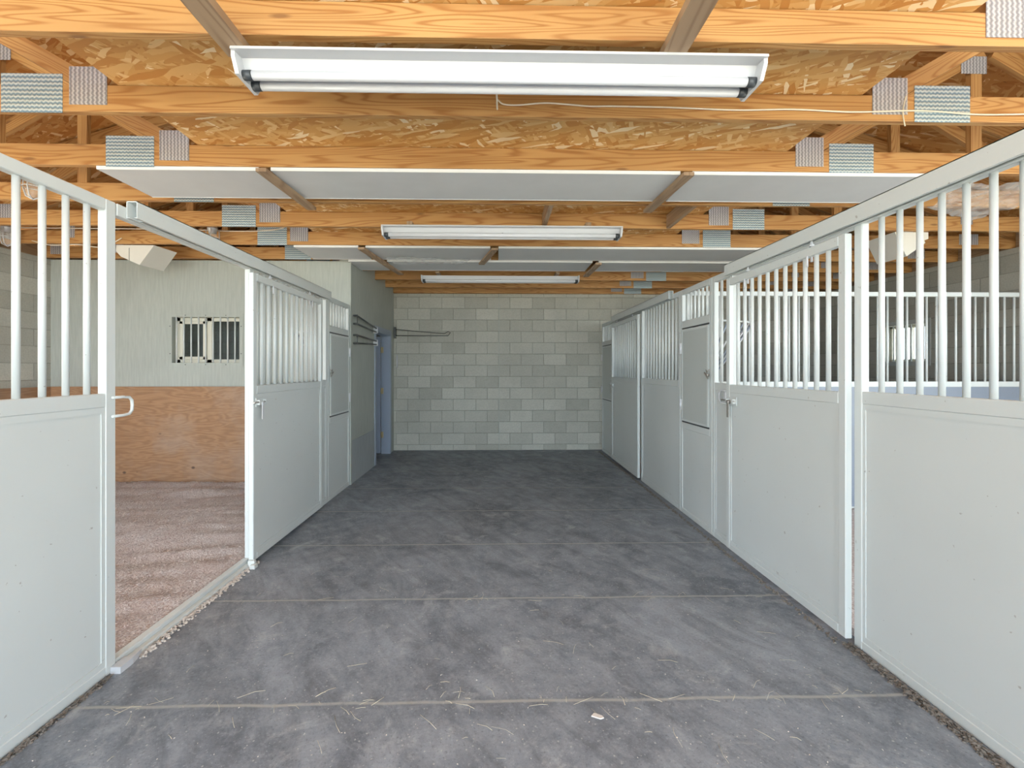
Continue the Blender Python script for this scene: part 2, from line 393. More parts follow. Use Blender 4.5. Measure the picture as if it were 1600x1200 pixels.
# tack room window
w1 = thing('window_1', ((a0 + a1) / 2, TW, b0), 'barred sliding window in the tack room wall', None); w1['kind'] = 'structure'
m = MB(); q = .045
m.box((a0 - q, TW - .006, b0 - q), (a1 + q, TW - .0005, b0)); m.box((a0 - q, TW - .006, b1), (a1 + q, TW - .0005, b1 + q)); m.box((a0 - q, TW - .006, b0), (a0, TW - .0005, b1)); m.box((a1, TW - .006, b0), (a1 + q, TW - .0005, b1))
fl = obj('flange', m, 'siding', w1)
m = MB()
for px in (.2, .5, .8):
    for zz in (b0 - q / 2, b1 + q / 2):
        x = a0 + (a1 - a0) * px; m.cyl((x, TW - .009, zz), (x, TW - .005, zz), .006, 8)
for pz in (.2, .8):
    for xx in (a0 - q / 2, a1 + q / 2): z = b0 + (b1 - b0) * pz; m.cyl((xx, TW - .009, z), (xx, TW - .005, z), .006, 8)
obj('screw', m, 'dark', fl)
for i in range(9):
    x = a0 + .045 + i * (a1 - a0 - .055) / 8.6
    obj('bar', MB().cyl((x, TW + .012, b0), (x, TW + .012, b1), .009, 10), 'gate', w1)
fy = TW + .075
m = MB()
for (x0, x1, z0, z1) in ((a0, a0 + .05, b0, b1), (a1 - .05, a1, b0, b1), (a0, a1, b0, b0 + .045), (a0, a1, b1 - .045, b1), (-3.665, -3.60, b0, b1)): m.box((x0, fy, z0), (x1, fy + .05, z1), bev=.004)
wf = obj('window_frame', m, 'almond', w1)
m = MB()
for (x0, x1, z0, z1) in ((a0 + .05, a0 + .09, b0 + .045, b1 - .045), (-3.70, -3.66, b0 + .045, b1 - .045), (a0 + .05, -3.66, b0 + .045, b0 + .08), (a0 + .05, -3.66, b1 - .08, b1 - .045)): m.box((x0, fy - .02, z0), (x1, fy + .015, z1), bev=.003)
obj('sash', m, 'almond', w1)
obj('pane', MB().box((a0 + .09, fy, b0 + .08), (-3.70, fy + .005, b1 - .08)), 'glass', w1)
obj('pane', MB().box((-3.60, fy + .02, b0 + .045), (a1 - .05, fy + .025, b1 - .045)), 'glass', w1)
# right window
w2 = thing('window_2', (WR, (wy0 + wy1) / 2, wz0), 'small bright barred window in the right block wall', None); w2['kind'] = 'structure'
m = MB(); q = .06; X_ = WR - .008
m.box((X_, wy0 - q, wz0 - q), (WR - .0005, wy1 + q, wz0)); m.box((X_, wy0 - q, wz1), (WR - .0005, wy1 + q, wz1 + q)); m.box((X_, wy0 - q, wz0), (WR - .0005, wy0, wz1)); m.box((X_, wy1, wz0), (WR - .0005, wy1 + q, wz1))
obj('flange', m, 'gate_flat', w2)
for i in range(7):
    y = wy0 + .05 + i * .09; obj('bar', MB().cyl((WR + .015, y, wz0), (WR + .015, y, wz1), .009, 10), 'gate', w2)
m = MB()
for (y0, y1, z0, z1) in ((wy0, wy0 + .035, wz0, wz1), (wy1 - .035, wy1, wz0, wz1), (wy0, wy1, wz0, wz0 + .035), (wy0, wy1, wz1 - .035, wz1), (6.035, 6.075, wz0, wz1)): m.box((WR + .1, y0, z0), (WR + .15, y1, z1), bev=.004)
obj('window_frame', m, 'almond', w2)
obj('pane', MB().box((WR + .12, wy0 + .035, wz0 + .035), (WR + .125, 6.035, wz1 - .035)), 'glass_clear', w2)
obj('pane', MB().box((WR + .12, 6.075, wz0 + .035), (WR + .125, wy1 - .035, wz1 - .035)), 'glass_clear', w2)
# door to the tack room
d1 = thing('door_1', (XL - .06, DY1, 0), 'blue grey door standing open into the tack room', None); d1['kind'] = 'structure'
m = MB(); t_ = .03
m.box((XL - WT - .01, DY0, 0), (XL + .012, DY0 + t_, DZ)); m.box((XL - WT - .01, DY1 - t_, 0), (XL + .012, DY1, DZ)); m.box((XL - WT - .01, DY0, DZ - t_), (XL + .012, DY1, DZ))
m.box((XL + .001, DY0 - .05, 0), (XL + .016, DY0, DZ + .06)); m.box((XL + .001, DY1, 0), (XL + .016, DY1 + .05, DZ + .06)); m.box((XL + .001, DY0, DZ), (XL + .016, DY1, DZ + .06))
obj('door_frame', m, 'bluedoor', d1)
dl = obj('door_leaf', MB().box((XL - WT - .86, DY1 - .085, .02), (XL - WT - .012, DY1 - .045, DZ - .04), bev=.003), 'bluedoor', d1)
for z in (.33, 1.08, 1.78): obj('hinge', MB().box((XL - WT - .014, DY1 - .048, z - .05), (XL - WT + .03, DY1 - .0295, z + .05)).cyl((XL - WT - .004, DY1 - .053, z - .05), (XL - WT - .004, DY1 - .053, z + .05), .008, 8), 'brass', d1, 'brass butt hinge')
obj('door_knob', MB().lathe((XL - WT - .8, DY1 - .085, .98), [(.012, 0), (.012, .03), (.028, .04), (.03, .055), (.02, .07), (.001, .072)], 16, (0, -1, 0)), 'brass', d1)
# roof deck
pk = 4.93; ev = 3.0
for nm, wx in (('trim_4', WL - .2), ('trim_5', WR)):      # eave blocking on top of the outer walls
    m = MB(); m.box((wx + .05, Y0, CH), (wx + .15, TY[0] - .004, 3.03))
    for i, y in enumerate(TY): m.box((wx + .05, y + .042, CH), (wx + .15, (TY[i + 1] - .004) if i < 10 else YB + .02, 3.03))
    struct(nm, m, 'furring')
for nm, sx in (('ceiling', -1), ('ceiling', 1)):
    m = MB(); x0 = sx * 6.4; z0 = 2.86
    m.prism([(0, Y0, pk), (x0, Y0, z0), (x0, Y0, z0 + .02), (0, Y0, pk + .02)], (0, YB + .5 - Y0, 0)); struct(nm, m, 'roof_osb', 'oriented strand board roof sheathing on the %s slope' % ('left' if sx < 0 else 'right'))
m = MB()
m.prism([(WL - .2, YB + .01, CH), (WR + .2, YB + .01, CH), (WR + .2, YB + .01, 2.985), (0, YB + .01, pk - .01), (WL - .2, YB + .01, 3.07)], (0, .18, 0)); struct('wall_gable', m, 'roof_osb')

# ------------------------------------------------------------ trusses
def web(parent, p0, p1, w_=.089):
    m = MB().beam((p0[0], .019, p0[1]), (p1[0], .019, p1[1]), .036, w_, (0, 1, 0)); return obj('web', m, 'pine', parent)
tr = thing('roof_truss', (0, 0, 0), '', 'roof truss', 'roof trusses across the barn')
obj('bottom_chord', MB().box((WL - .15, 0, CH), (WR + .15, .038, CT), bev=.002), 'pine', tr)
rs = (pk - ev + .14) / 6.15
for sx in (-1, 1):
    obj('top_chord', MB().beam((sx * 6.2, .019, pk - .09 - 6.2 * .3234), (sx * .02, .019, pk - .09), .038, .12, (0, 1, 0)), 'pine', tr)
    web(tr, (sx * 2.18, 2.97), (sx * 3.38, 3.66)); web(tr, (sx * 3.46, 3.66), (sx * 4.62, 3.0)); web(tr, (sx * 3.33, 2.95), (sx * 3.33, 3.58), .075)
    web(tr, (sx * 2.12, 2.99), (sx * 1.35, 4.35)); web(tr, (sx * 1.25, 4.35), (sx * .2, 3.0))
    a, b = (2.285, 2.60); m = MB()
    if sx > 0: a, b = 2.29, 2.60
    m.box((sx * a, -.003, 2.80 if sx < 0 else 2.805), (sx * b, -.0005, 3.005), bev=0); obj('connector_plate', m, 'plate_h', tr, 'wide galvanised splice plate')
    m = MB().box((sx * 2.055, -.003, 2.845), (sx * 2.25, -.0005, 3.045)); obj('connector_plate', m, 'plate_v', tr, 'squarish galvanised web plate')
    m = MB().box((sx * 3.22, -.003, 3.50), (sx * 3.40, -.0005, 3.62)); obj('connector_plate', m, 'plate_v', tr)
    m = MB().box((sx * 4.55, -.003, 2.87), (sx * 4.67, -.0005, 3.0)); obj('connector_plate', m, 'plate_v', tr)
    m = MB().box((sx * 5.2, -.003, 2.85), (sx * 5.42, -.0005, 2.97)); obj('connector_plate', m, 'plate_v', tr)
TL = ['roof truss nearest the camera, at the top edge above the large strip light',
      'roof truss carrying the white cable, directly behind the large strip light',
      'roof truss just in front of the long white ceiling boards',
      'roof truss just behind the long white ceiling boards, caged jar lamp on its left',
      'roof truss in front of the middle strip light, holding the short blocking boards',
      'roof truss right behind the middle strip light, two caged jar lamps on its left',
      'roof truss above the front pair of far ceiling boards, level with the tack room wall',
      'roof truss behind the far white ceiling boards, first one ahead of the smallest strip light',
      'roof truss immediately behind the smallest strip light',
      'second roof truss from the far block wall, between the smallest strip light and the wall',
      'roof truss tight against the far block wall, last of the row']
for i, y in enumerate(TY):
    o = tr if i == 0 else copy_tree(tr)
    o.location = (0, y, 0); o['label'] = TL[i]
# vary shades? same lumber; attic deck
dk = obj('attic_deck', MB().box((-2.0, 1.05, CT + .002), (2.0, YB, CT + .014)), 'osb'); tag(dk, 'orange oriented strand board deck lying on top of the truss chords over the aisle', 'board deck')
# blocking between trusses
for x, l in ((.455, 'short wood blocking board between trusses, slightly right of the aisle centre'), (1.66, 'short wood blocking board between trusses, nearer the right stalls')):
    o = obj('blocking_board', MB().box((x - .019, TY[3] + .04, CH + .002), (x + .019, TY[4] - .002, CT - .01)), 'furring'); tag(o, l, 'board', None)
# insulation boards beneath the trusses
def board(x0, x1, y0, y1, z, label):
    t = thing('ceiling_board', ((x0 + x1) / 2, y0, z), label, 'ceiling board', 'white ceiling boards under the trusses')
    obj('panel', MB().box((x0, y0 + .008, z), (x1, y1 - .006, z + .022)), 'foam', t)
    obj('edge_strip', MB().box((x0, y0, z - .001), (x1, y0 + .008, z + .022)).box((x0, y1 - .006, z - .002), (x1, y1, z + .022)), 'foam_edge', t)
zb = CH - .024
board(-2.67, -1.60, 2.945, 3.42, zb, 'white ceiling board at the left end of the long near row')
board(-1.52, 1.26, 2.945, 3.42, zb, 'longest white ceiling board, centre of the near row')
board(1.345, 3.40, 2.945, 3.42, zb, 'white ceiling board at the right end of the near row')
board(-2.22, -1.52, 4.785, 5.30, zb, 'small white ceiling board at the left end of the front far row')
board(-1.44, -.07, 4.785, 5.30, zb, 'white ceiling board with crumpled plastic under it')
board(.02, 3.3, 4.785, 5.30, zb, 'long white ceiling board at the right of the front far row')
board(-1.835, -1.44, 5.40, 5.87, zb, 'tiny white ceiling board in the corner by the tack room wall')
board(-1.36, 1.20, 5.40, 5.87, zb, 'middle white ceiling board of the rearmost row')
board(1.28, 3.4, 5.40, 5.87, zb, 'right white ceiling board of the rearmost row')
def strip(p0, p1, label, wd=.06, th=.03, z=None):
    z = zb - .002 - th / 2 if z is None else z
    o = obj('furring_strip', MB().beam((p0[0], p0[1], z), (p1[0], p1[1], z), wd, th, (0 if abs(p1[0] - p0[0]) < .3 else 0, 0, 1), .002), 'furring'); 
    return tag(o, label, 'wood strip', 'furring strips holding the ceiling boards')
def fstrip(x0, y0, x1, y1, label, wd=.07, th=.024, zt=None):
    zt = zb - .003 if zt is None else zt; m = MB(); h = wd / 2
    m.prism([(x0 - h, y0, zt - th), (x0 + h, y0, zt - th), (x1 + h, y1, zt - th), (x1 - h, y1, zt - th)], (0, 0, th))
    for f in m.bm.faces:
        for lp in f.loops: lp[m.uvl].uv = (lp.vert.co.y, lp.vert.co.x)
    o = obj('furring_strip', m, 'furring'); return tag(o, label, 'wood strip', 'furring strips holding the ceiling boards')
fstrip(-1.56, 2.90, -1.52, 3.60, 'brown furring strip across the left joint of the near ceiling boards')
fstrip(1.30, 2.90, 1.26, 3.60, 'brown furring strip across the right joint of the near ceiling boards')
fstrip(-1.48, 4.76, -1.40, 5.44, 'brown furring strip at the left joint of the front far row')
fstrip(-.02, 4.76, -.19, 5.44, 'brown furring strip at the centre joint of the front far row')
fstrip(1.25, 5.28, 1.24, 6.0, 'brown furring strip at the right joint of the rearmost row', zt=zb - .03)
fstrip(-1.40, 5.47, -1.33, 6.05, 'greyish furring strip at the left joint of the rearmost row')
fstrip(-1.085, 1.45, -1.085, 1.86, 'pale wood cleat above the left end of the large strip light', .10, .036, CH - .001)
fstrip(.745, 1.45, .745, 1.89, 'pale wood cleat above the right part of the large strip light', .10, .036, CH - .001)

# ------------------------------------------------------------ strip lights
def strip_light(dy, dx, zt, label, reflector=True):
    x0, x1 = -1.09 + dx, 1.14 + dx; Y = 1.79 + dy
    t = thing('strip_light', ((x0 + x1) / 2, Y + .1, zt), label, 'strip light', 'fluorescent strip lights along the aisle ceiling')
    m = MB()
    if reflector:
        m.prism([(x0, Y, zt - .012), (x0, Y + .002, zt), (x0, Y + .24, zt), (x0, Y + .25, zt - .012), (x0, Y + .20, zt - .006), (x0, Y + .175, zt - .045), (x0, Y + .09, zt - .045), (x0, Y + .065, zt - .006)], (x1 - x0, 0, 0))
    else:
        m.prism([(x0, Y + .06, zt), (x0, Y + .2, zt), (x0, Y + .175, zt - .045), (x0, Y + .09, zt - .045)], (x1 - x0, 0, 0))
    h = obj('housing', m, 'white', t)
    for xe in (x0 - .004, x1 - .012): obj('end_plate', MB().prism([(xe, Y + .015, zt - .03), (xe, Y + .015, zt), (xe, Y + .225, zt), (xe, Y + .225, zt - .03), (xe, Y + .19, zt - .085), (xe, Y + .045, zt - .085)], (.016, 0, 0)), 'white', t)
    cx = (x0 + x1) / 2; obj('clip', MB().box((cx - .006, Y + .085, zt - .049), (cx + .006, Y + .11, zt - .044)), 'dark', h)
    for dyy in (.082, .152):
        tb = obj('lamp_tube', MB().cyl((x0 + .05, Y + dyy, zt - .068), (x1 - .05, Y + dyy, zt - .068), .019, 20), 'tube', t)
        for xe, s in ((x0 + .012, 1), (x1 - .012, -1)): obj('end_cap', MB().cyl((xe, Y + dyy, zt - .068), (xe + s * .035, Y + dyy, zt - .068), .0205, 20), 'dark', tb)
    return t
strip_light(.0, 0, CH - .038, 'large white double tube strip light at the top of the photo, nearest of three')
for x_, l_ in ((-.8, 'thin wood cleat over the left half of the middle strip light'), (.85, 'thin wood cleat over the right half of the middle strip light')):
    fstrip(x_, 3.99, x_, 4.24, l_, .05, .03, CH - .001)
strip_light(2.20, .03, CH - .033, 'middle strip light of three, with both tubes under a white reflector')
for x_, l_ in ((-.82, 'thin wood cleat over the left half of the smallest strip light'), (.85, 'thin wood cleat over the right half of the smallest strip light')):
    fstrip(x_, 6.0, x_, 6.62, l_, .05, .03, CH - .001)
strip_light(4.30, .03, CH - .003 - .03, 'smallest and farthest strip light, near the block wall', False)

# ------------------------------------------------------------ stall fronts
def bars(parent, side, ys, z0, z1, xc, r=.0125):
    for y in ys: obj('bar', MB().cyl((xc, y, z0 - .01), (xc, y, z1 + .01), r, 14), 'gate', parent)
def frame_rect(m, x0, x1, y0, y1, z0, z1, sy, sz, bev=.003):
    m.box((x0, y0, z0), (x1, y0 + sy, z1), bev=bev); m.box((x0, y1 - sy, z0), (x1, y1, z1), bev=bev)
    m.box((x0, y0 + sy, z0), (x1, y1 - sy, z0 + sz), bev=bev); m.box((x0, y0 + sy, z1 - sz), (x1, y1 - sy, z1), bev=bev)
def panel(name, side, y0, y1, face, label, cat, group, ybars, ztop=2.255, zr=(1.27, 1.335), zbot=.0, stile=.05, dep=.04, lip=True):
    s = -1 if side == 'L' else 1; xa, xb = face, face + s * dep
    t = thing(name, ((xa + xb) / 2, (y0 + y1) / 2, zbot), label, cat, group)
    m = MB(); m.box((xa, y0, zbot), (xb, y0 + stile, ztop), bev=.004); m.box((xa, y1 - stile, zbot), (xb, y1, ztop), bev=.004)
    for z0, z1 in ((zbot, zbot + .05), (zr[0], zr[1]), (ztop - .055, ztop)): m.box((xa, y0 + stile, z0), (xb, y1 - stile, z1), bev=.004)
    if lip:    # flat steel lip around the sheet
        xl = xa + s * .003
        m.box((xl, y0 + stile, zr[0] - .028), (xl + s * .008, y1 - stile, zr[0])); m.box((xl, y0 + stile, zbot + .05), (xl + s * .008, y1 - stile, zbot + .078))
        m.box((xl, y0 + stile, zbot + .078), (xl + s * .008, y0 + stile + .018, zr[0] - .028)); m.box((xl, y1 - stile - .018, zbot + .078), (xl + s * .008, y1 - stile, zr[0] - .028))
    obj('frame', m, 'gate', t)
    obj('sheet', MB().box((xa + s * .007, y0 + stile - .002, zbot + .048), (xa + s * .014, y1 - stile + .002, zr[0] + .002)), 'gate', t)
    bars(t, side, ybars, zr[1], ztop - .055, (xa + xb) / 2)
    return t, xa, xb, s
def spaced(a, b, n): return [a + (b - a) * (i + 1) / (n + 1) for i in range(n)]
GF = 'fixed barred stall fronts'
# left row
lp, *_ = panel('stall_panel', 'L', .97, 2.133, XL, 'near fixed stall front panel on the left, at the left edge of the photo', 'stall panel', GF, [2.005 - .0965 * i for i in range(11)], stile=.055)
m = MB()      # striker loop
zz0, zz1 = 1.225, 1.315
m.tube([(XL + .012, 2.10, zz0), (XL + .012, 2.16, zz0), (XL + .012, 2.195, zz0 + .004), (XL + .012, 2.21, zz0 + .02), (XL + .012, 2.212, (zz0 + zz1) / 2), (XL + .012, 2.21, zz1 - .02), (XL + .012, 2.195, zz1 - .004), (XL + .012, 2.16, zz1), (XL + .012, 2.10, zz1)], .007, 10)
obj('striker_loop', m, 'gate', lp)
panel('stall_panel', 'L', 3.27, 4.765, XL, 'fixed stall front panel on the left, behind the slid-open door', 'stall panel', GF, spaced(3.32, 4.715, 14))
# feed sections
def feed(side, y0, y1, face, label, hlabel, near_latch=True):
    s = -1 if side == 'L' else 1; xa, xb = face, face + s * .04; ztop = 2.255
    t = thing('feed_section', ((xa + xb) / 2, (y0 + y1) / 2, 0), label, 'stall panel', 'stall front sections with feed hatches'); st = .045
    m = MB(); m.box((xa, y0, 0), (xb, y0 + st, ztop), bev=.004); m.box((xa, y1 - st, 0), (xb, y1, ztop), bev=.004)
    for z0, z1 in ((0, .05), (.855, .92), (1.862, 1.935), (ztop - .055, ztop)): m.box((xa, y0 + st, z0), (xb, y1 - st, z1), bev=.004)
    xl = xa + s * .003; m.box((xl, y0 + st, .83), (xl + s * .008, y1 - st, .855))
    obj('frame', m, 'gate', t)
    for z in (.918, 1.852): obj('gap_shade', MB().box((xa - s * .001, y0 + st, z), (xa + s * .01, y1 - st, z + .013)), 'dark', t)  # dark strips painting the shade in the gaps above and below the hatch
    obj('sheet', MB().box((xa + s * .007, y0 + st - .002, .048), (xa + s * .014, y1 - st + .002, .857)), 'gate', t)
    bars(t, side, spaced(y0 + st, y1 - st, 6), 1.935, ztop - .055, (xa + xb) / 2)
    h = obj('hatch', MB().box((xa - s * .008, y0 + st + .006, .935), (xa + s * .012, y1 - st - .006, 1.845), bev=.002), 'gate_flat', t, hlabel)
    fr = MB(); q = .02; frame_rect(fr, xa - s * .011, xa - s * .0075, y0 + st + .006, y1 - st - .006, .935, 1.845, q, q, 0); obj('hatch_rim', fr, 'gate', h)
    for z in (1.10, 1.66): obj('hinge', MB().cyl((xa - s * .014, y1 - st + .004, z - .055), (xa - s * .014, y1 - st + .004, z + .055), .013, 10), 'white', h)
    zc = 1.40; m = MB().cyl((xa - s * .012, y0 + st - .01, zc), (xa - s * .03, y0 + st - .01, zc), .012, 10).beam((xa - s * .028, y0 + st - .035, zc - .03), (xa - s * .028, y0 + st + .035, zc + .02), .01, .012, (1, 0, 0)).tube([(xa - s * .02, y0 + st - .04, zc + .05), (xa - s * .03, y0 + st - .02, zc + .02), (xa - s * .02, y0 + st + .02, zc + .045)], .004, 6)
    obj('hatch_latch', m, 'steel', h)
    return t
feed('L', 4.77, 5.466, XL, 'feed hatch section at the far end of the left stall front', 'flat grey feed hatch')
# right row
panel('stall_panel', 'R', .97, 2.243, XR, 'near fixed stall front panel on the right, at the right edge of the photo', 'stall panel', GF, [2.100 - .0965 * i for i in range(12)])
panel('stall_panel', 'R', 3.42, 3.745, XR, 'narrow two-bar fixed panel on the right between the near door and the feed hatch', 'stall panel', GF, [3.52, 3.62], stile=.04)
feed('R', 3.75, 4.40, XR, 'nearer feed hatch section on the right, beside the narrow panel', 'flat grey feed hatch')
panel('stall_panel', 'R', 4.405, 5.62, XR, 'fixed stall front panel on the right just before the far sliding door', 'stall panel', GF, spaced(4.455, 5.57, 11))
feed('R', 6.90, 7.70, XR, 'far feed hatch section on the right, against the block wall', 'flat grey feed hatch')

def door(side, y0, y1, face, label, nb, latch_near):
    s = -1 if side == 'L' else 1
    t, xa, xb, s = panel('sliding_door', side, y0, y1, face, label, 'stall door', 'sliding barred stall doors', spaced(y0 + .05, y1 - .05, nb), ztop=2.165, zr=(1.265, 1.33), zbot=.035, stile=.05, dep=.036)
    # hangers
    for yy in (y0 + .27, y1 - .27):
        hg = obj('roller_hanger', MB().cyl((xa + s * .018, yy, 2.08), (xa + s * .018, yy, 2.225), .007, 10).cyl((xa + s * .018, yy, 2.17), (xa + s * .018, yy, 2.182), .014, 6), 'white', t)
        obj('hanger_bolt', MB().cyl((xa - s * .008, yy, 2.05), (xa - s * .008, yy, 2.115), .006, 8), 'white', hg)
    # slam latch
    yl = y0 if latch_near else y1; d = 1 if latch_near else -1; z = 1.205; xf = xa - s * .006
    m = MB(); m.box((xf, yl + d * .03, z - .035), (xf + s * .006, yl + d * .16, z + .03))
    m.box((xf - s * .022, yl + d * .035, z - .02), (xf, yl + d * .06, z + .015)); m.box((xf - s * .022, yl + d * .12, z - .02), (xf, yl + d * .145, z + .015))
    la = obj('latch', m, 'gate', t)
    m = MB().tube([(xf - s * .014, yl - d * .03, z), (xf - s * .014, yl + d * .15, z)], .007, 10); obj('latch_bolt', m, 'steel', la)
    m = MB().cyl((xf - s * .005, yl + d * .075, z - .01), (xf - s * .03, yl + d * .075, z - .01), .014, 12).box((xf - s * .026, yl + d * .065, z - .13), (xf - s * .02, yl + d * .092, z - .01), bev=.002); obj('latch_handle', m, 'steel' if side == 'R' else 'white', la)
    return t
ld = door('L', 3.225, 4.50, -1.79, 'barred sliding door on the left, slid open beside the bedded stall', 11, True)
rd = door('R', 2.236, 3.42, 1.83, 'near barred sliding door on the right, closed', 11, False)
rd2 = door('R', 5.60, 6.89, 1.83, 'far barred sliding door on the right, near the block wall', 11, False)
# strikers on the right fixed panels
for (yy, l) in ((3.50, 'n'), (6.96, 'f')):
    pass
def striker(y, label):
    m = MB(); x = XR - .026; z0, z1 = 1.175, 1.275
    m.tube([(x, y - .06, z0), (x, y + .01, z0), (x, y + .035, z0 + .02), (x, y + .04, (z0 + z1) / 2), (x, y + .035, z1 - .02), (x, y + .01, z1), (x, y - .06, z1)], .006, 8)
    m.box((XR - .028, y - .06, z0 + .01), (XR - .002, y - .04, z1 - .01))
    o = obj('striker_loop', m, 'white'); return tag(o, label, 'latch striker')
striker(3.535, 'white striker loop beside the near right sliding door latch')
striker(6.99, 'white striker loop beside the far right sliding door latch')
# tracks
def track(side, y0, y1, face, label):
    s = -1 if side == 'L' else 1; xa = face; xb = face + s * .0535; z0, z1 = 2.20, 2.285
    t = thing('door_track', ((xa + xb) / 2, y0, z0), label, 'door track', 'box tracks above the sliding doors')
    m = MB(); m.box((xa, y0, z0), (xa + s * .004, y1, z1)); m.box((xb - s * .004, y0, z0), (xb, y1, z1)); m.box((xa, y0, z1 - .004), (xb, y1, z1)); m.box((xa + s * .004, y0, z0), (xa + s * .016, y1, z0 + .004)); m.box((xb - s * .016, y0, z0), (xb - s * .004, y1, z0 + .004))
    obj('channel', m, 'gate', t)
    for y in (y0 + .07, y1 - .072): obj('end_stop', MB().box((xa + s * .004, y, z0 + .005), (xb - s * .004, y + .003, z1 - .004)), 'gate', t)
    return t
track('L', 2.19, 4.72, XL + .055, 'white box track on the left above the opening and the slid-open door')
track('R', .97, 3.44, XR - .055, 'white box track on the right above the near sliding door')
track('R', 4.57, 6.86, XR - .055, 'white box track on the right above the far sliding door')
hd = obj('header_rail', MB().box((XL, 2.14, 2.195), (XL - .04, 3.265, 2.255), bev=.003), 'gate'); tag(hd, 'white steel header over the open left stall doorway', 'header rail')
hd = obj('header_rail', MB().box((XR, 2.248, 2.195), (XR + .04, 3.415, 2.255), bev=.003), 'gate'); tag(hd, 'steel header over the near right sliding door', 'header rail')
hd = obj('header_rail', MB().box((XR, 5.625, 2.195), (XR + .04, 6.895, 2.255), bev=.003), 'gate'); tag(hd, 'steel header over the far right sliding door', 'header rail')
# door sill on the left, with guide
sl = obj('door_sill', MB().box((XL - .05, 2.14, 0), (XL - .005, 3.265, .045), bev=.004).box((XL - .005, 2.14, 0), (XL + .03, 3.265, .022), bev=.004), 'gate'); tag(sl, 'grey steel sill across the open left stall doorway', 'door sill')
m = MB().prism([(XL + .002, 2.10, 0.0), (XL + .05, 2.10, 0), (XL + .05, 2.17, 0), (XL + .035, 2.24, 0), (XL + .032, 2.24, 0), (XL + .028, 2.18, 0), (XL + .002, 2.18, 0)], (0, 0, .032))
gd = obj('door_guide', m, 'white'); tag(gd, 'white door guide bracket on the floor at the near end of the sill', 'door guide')
m = MB().box((-1.82, 3.20, 0), (-1.77, 3.23, .05), bev=.004).box((-1.79, 3.17, 0), (-1.75, 3.215, .03), bev=.004)
gd = obj('door_guide', m, 'gate'); tag(gd, 'small floor guide under the near corner of the slid-open left door', 'door guide')
# partition between the right stalls
PY = 4.36
pt = thing('stall_partition', (3.85, PY, 0), 'barred partition between the two right stalls, seen through the bars', 'stall partition')
x0, x1 = XR + .05, WR - .005; m = MB()
for z0, z1 in ((0, .05), (1.27, 1.325), (2.195, 2.24)): m.box((x0 + .05, PY - .02, z0), (x1 - .05, PY + .02, z1), bev=.003)
m.box((x0, PY - .02, 0), (x0 + .05, PY + .02, 2.24), bev=.003); m.box((x1 - .05, PY - .02, 0), (x1, PY + .02, 2.24), bev=.003)
obj('frame', m, 'gate', pt)
obj('sheet', MB().box((x0 + .045, PY - .012, .045), (x1 - .045, PY + .012, 1.272)), 'bluish', pt, 'blue grey lower boarding')
for i in range(36): x = 2.06 + i * .1023; obj('bar', MB().cyl((x, PY, 1.32), (x, PY, 2.20), .010, 10), 'gate', pt)

# corner hay racks
def hay_rack(cx, cy, sx, label):      # cx,cy = corner, sx direction away from the stall front
    t = thing('hay_rack', (cx + sx * .2, cy - .2, 1.25), label, 'hay rack', 'corner hay racks inside the stalls')
    L = .56; top = 1.88; bot = 1.28
    m = MB().tube([(cx, cy - L, top), (cx + sx * .33, cy - L * .80, top), (cx + sx * L * .82, cy - .30, top), (cx + sx * L, cy, top)], .009, 8)
    m.tube([(cx, cy - .16, bot), (cx + sx * .12, cy - .12, bot), (cx + sx * .16, cy, bot)], .008, 8); obj('rim', m, 'gate', t)
    for k in range(10):
        a = k / 9 * math.pi / 2; p0 = (cx + sx * L * math.sin(a), cy - L * math.cos(a), top); p1 = (cx + sx * .15 * math.sin(a), cy - .15 * math.cos(a), bot)
        obj('rod', MB().cyl(p0, p1, .008, 8), 'bluish' if k % 2 else 'galv', t)
    obj('catch_pan', MB().lathe((cx + sx * .1, cy - .1, bot - .06), [(.001, 0), (.06, .0), (.09, .05)], 20), 'bluish', t)
hay_rack(XR + .06, PY - .04, 1, 'pale corner hay rack inside the near right stall, behind the narrow panel')
hay_rack(XL - .06, TW - .035, -1, 'corner hay rack inside the left stall, glimpsed through the slid-open door')

# ------------------------------------------------------------ bedding
m = MB(); nx, ny = 110, 120; x0, x1, y0, y1 = WL + .028, XL - .0505, .9, TW - .030
from mathutils import noise as mn
def bz_(x, y): return .022 + abs(.03 + .035 * mn.noise(Vector((x * 1.3, y * 1.6, 0))) + .030 * mn.noise(Vector((x * 1.6 + y * 1.2, y * 6.5 - x * 1.5, 3))) + .010 * mn.noise(Vector((x * 15, y * 15, 5))) + .03 * max(0, (y - 4.9)) * max(0, min(1, (-x - 3.2))))
def bz(x, y):
    k = max(0.0, min(1.0, (XL - .05 - x) / .2)); return k * bz_(x, y) + (1 - k) * .038
g = [[m.bm.verts.new((x0 + (x1 - x0) * i / nx, y0 + (y1 - y0) * j / ny, bz(x0 + (x1 - x0) * i / nx, y0 + (y1 - y0) * j / ny))) for j in range(ny + 1)] for i in range(nx + 1)]
for i in range(nx):
    for j in range(ny): f = m.bm.faces.new((g[i][j], g[i + 1][j], g[i + 1][j + 1], g[i][j + 1])); f.smooth = True
for j in range(ny):        # edge of the layer down to the slab
    a, b = g[nx][j], g[nx][j + 1]; m.bm.faces.new((a, m.bm.verts.new((a.co.x, a.co.y, .002)), m.bm.verts.new((b.co.x, b.co.y, .002)), b))
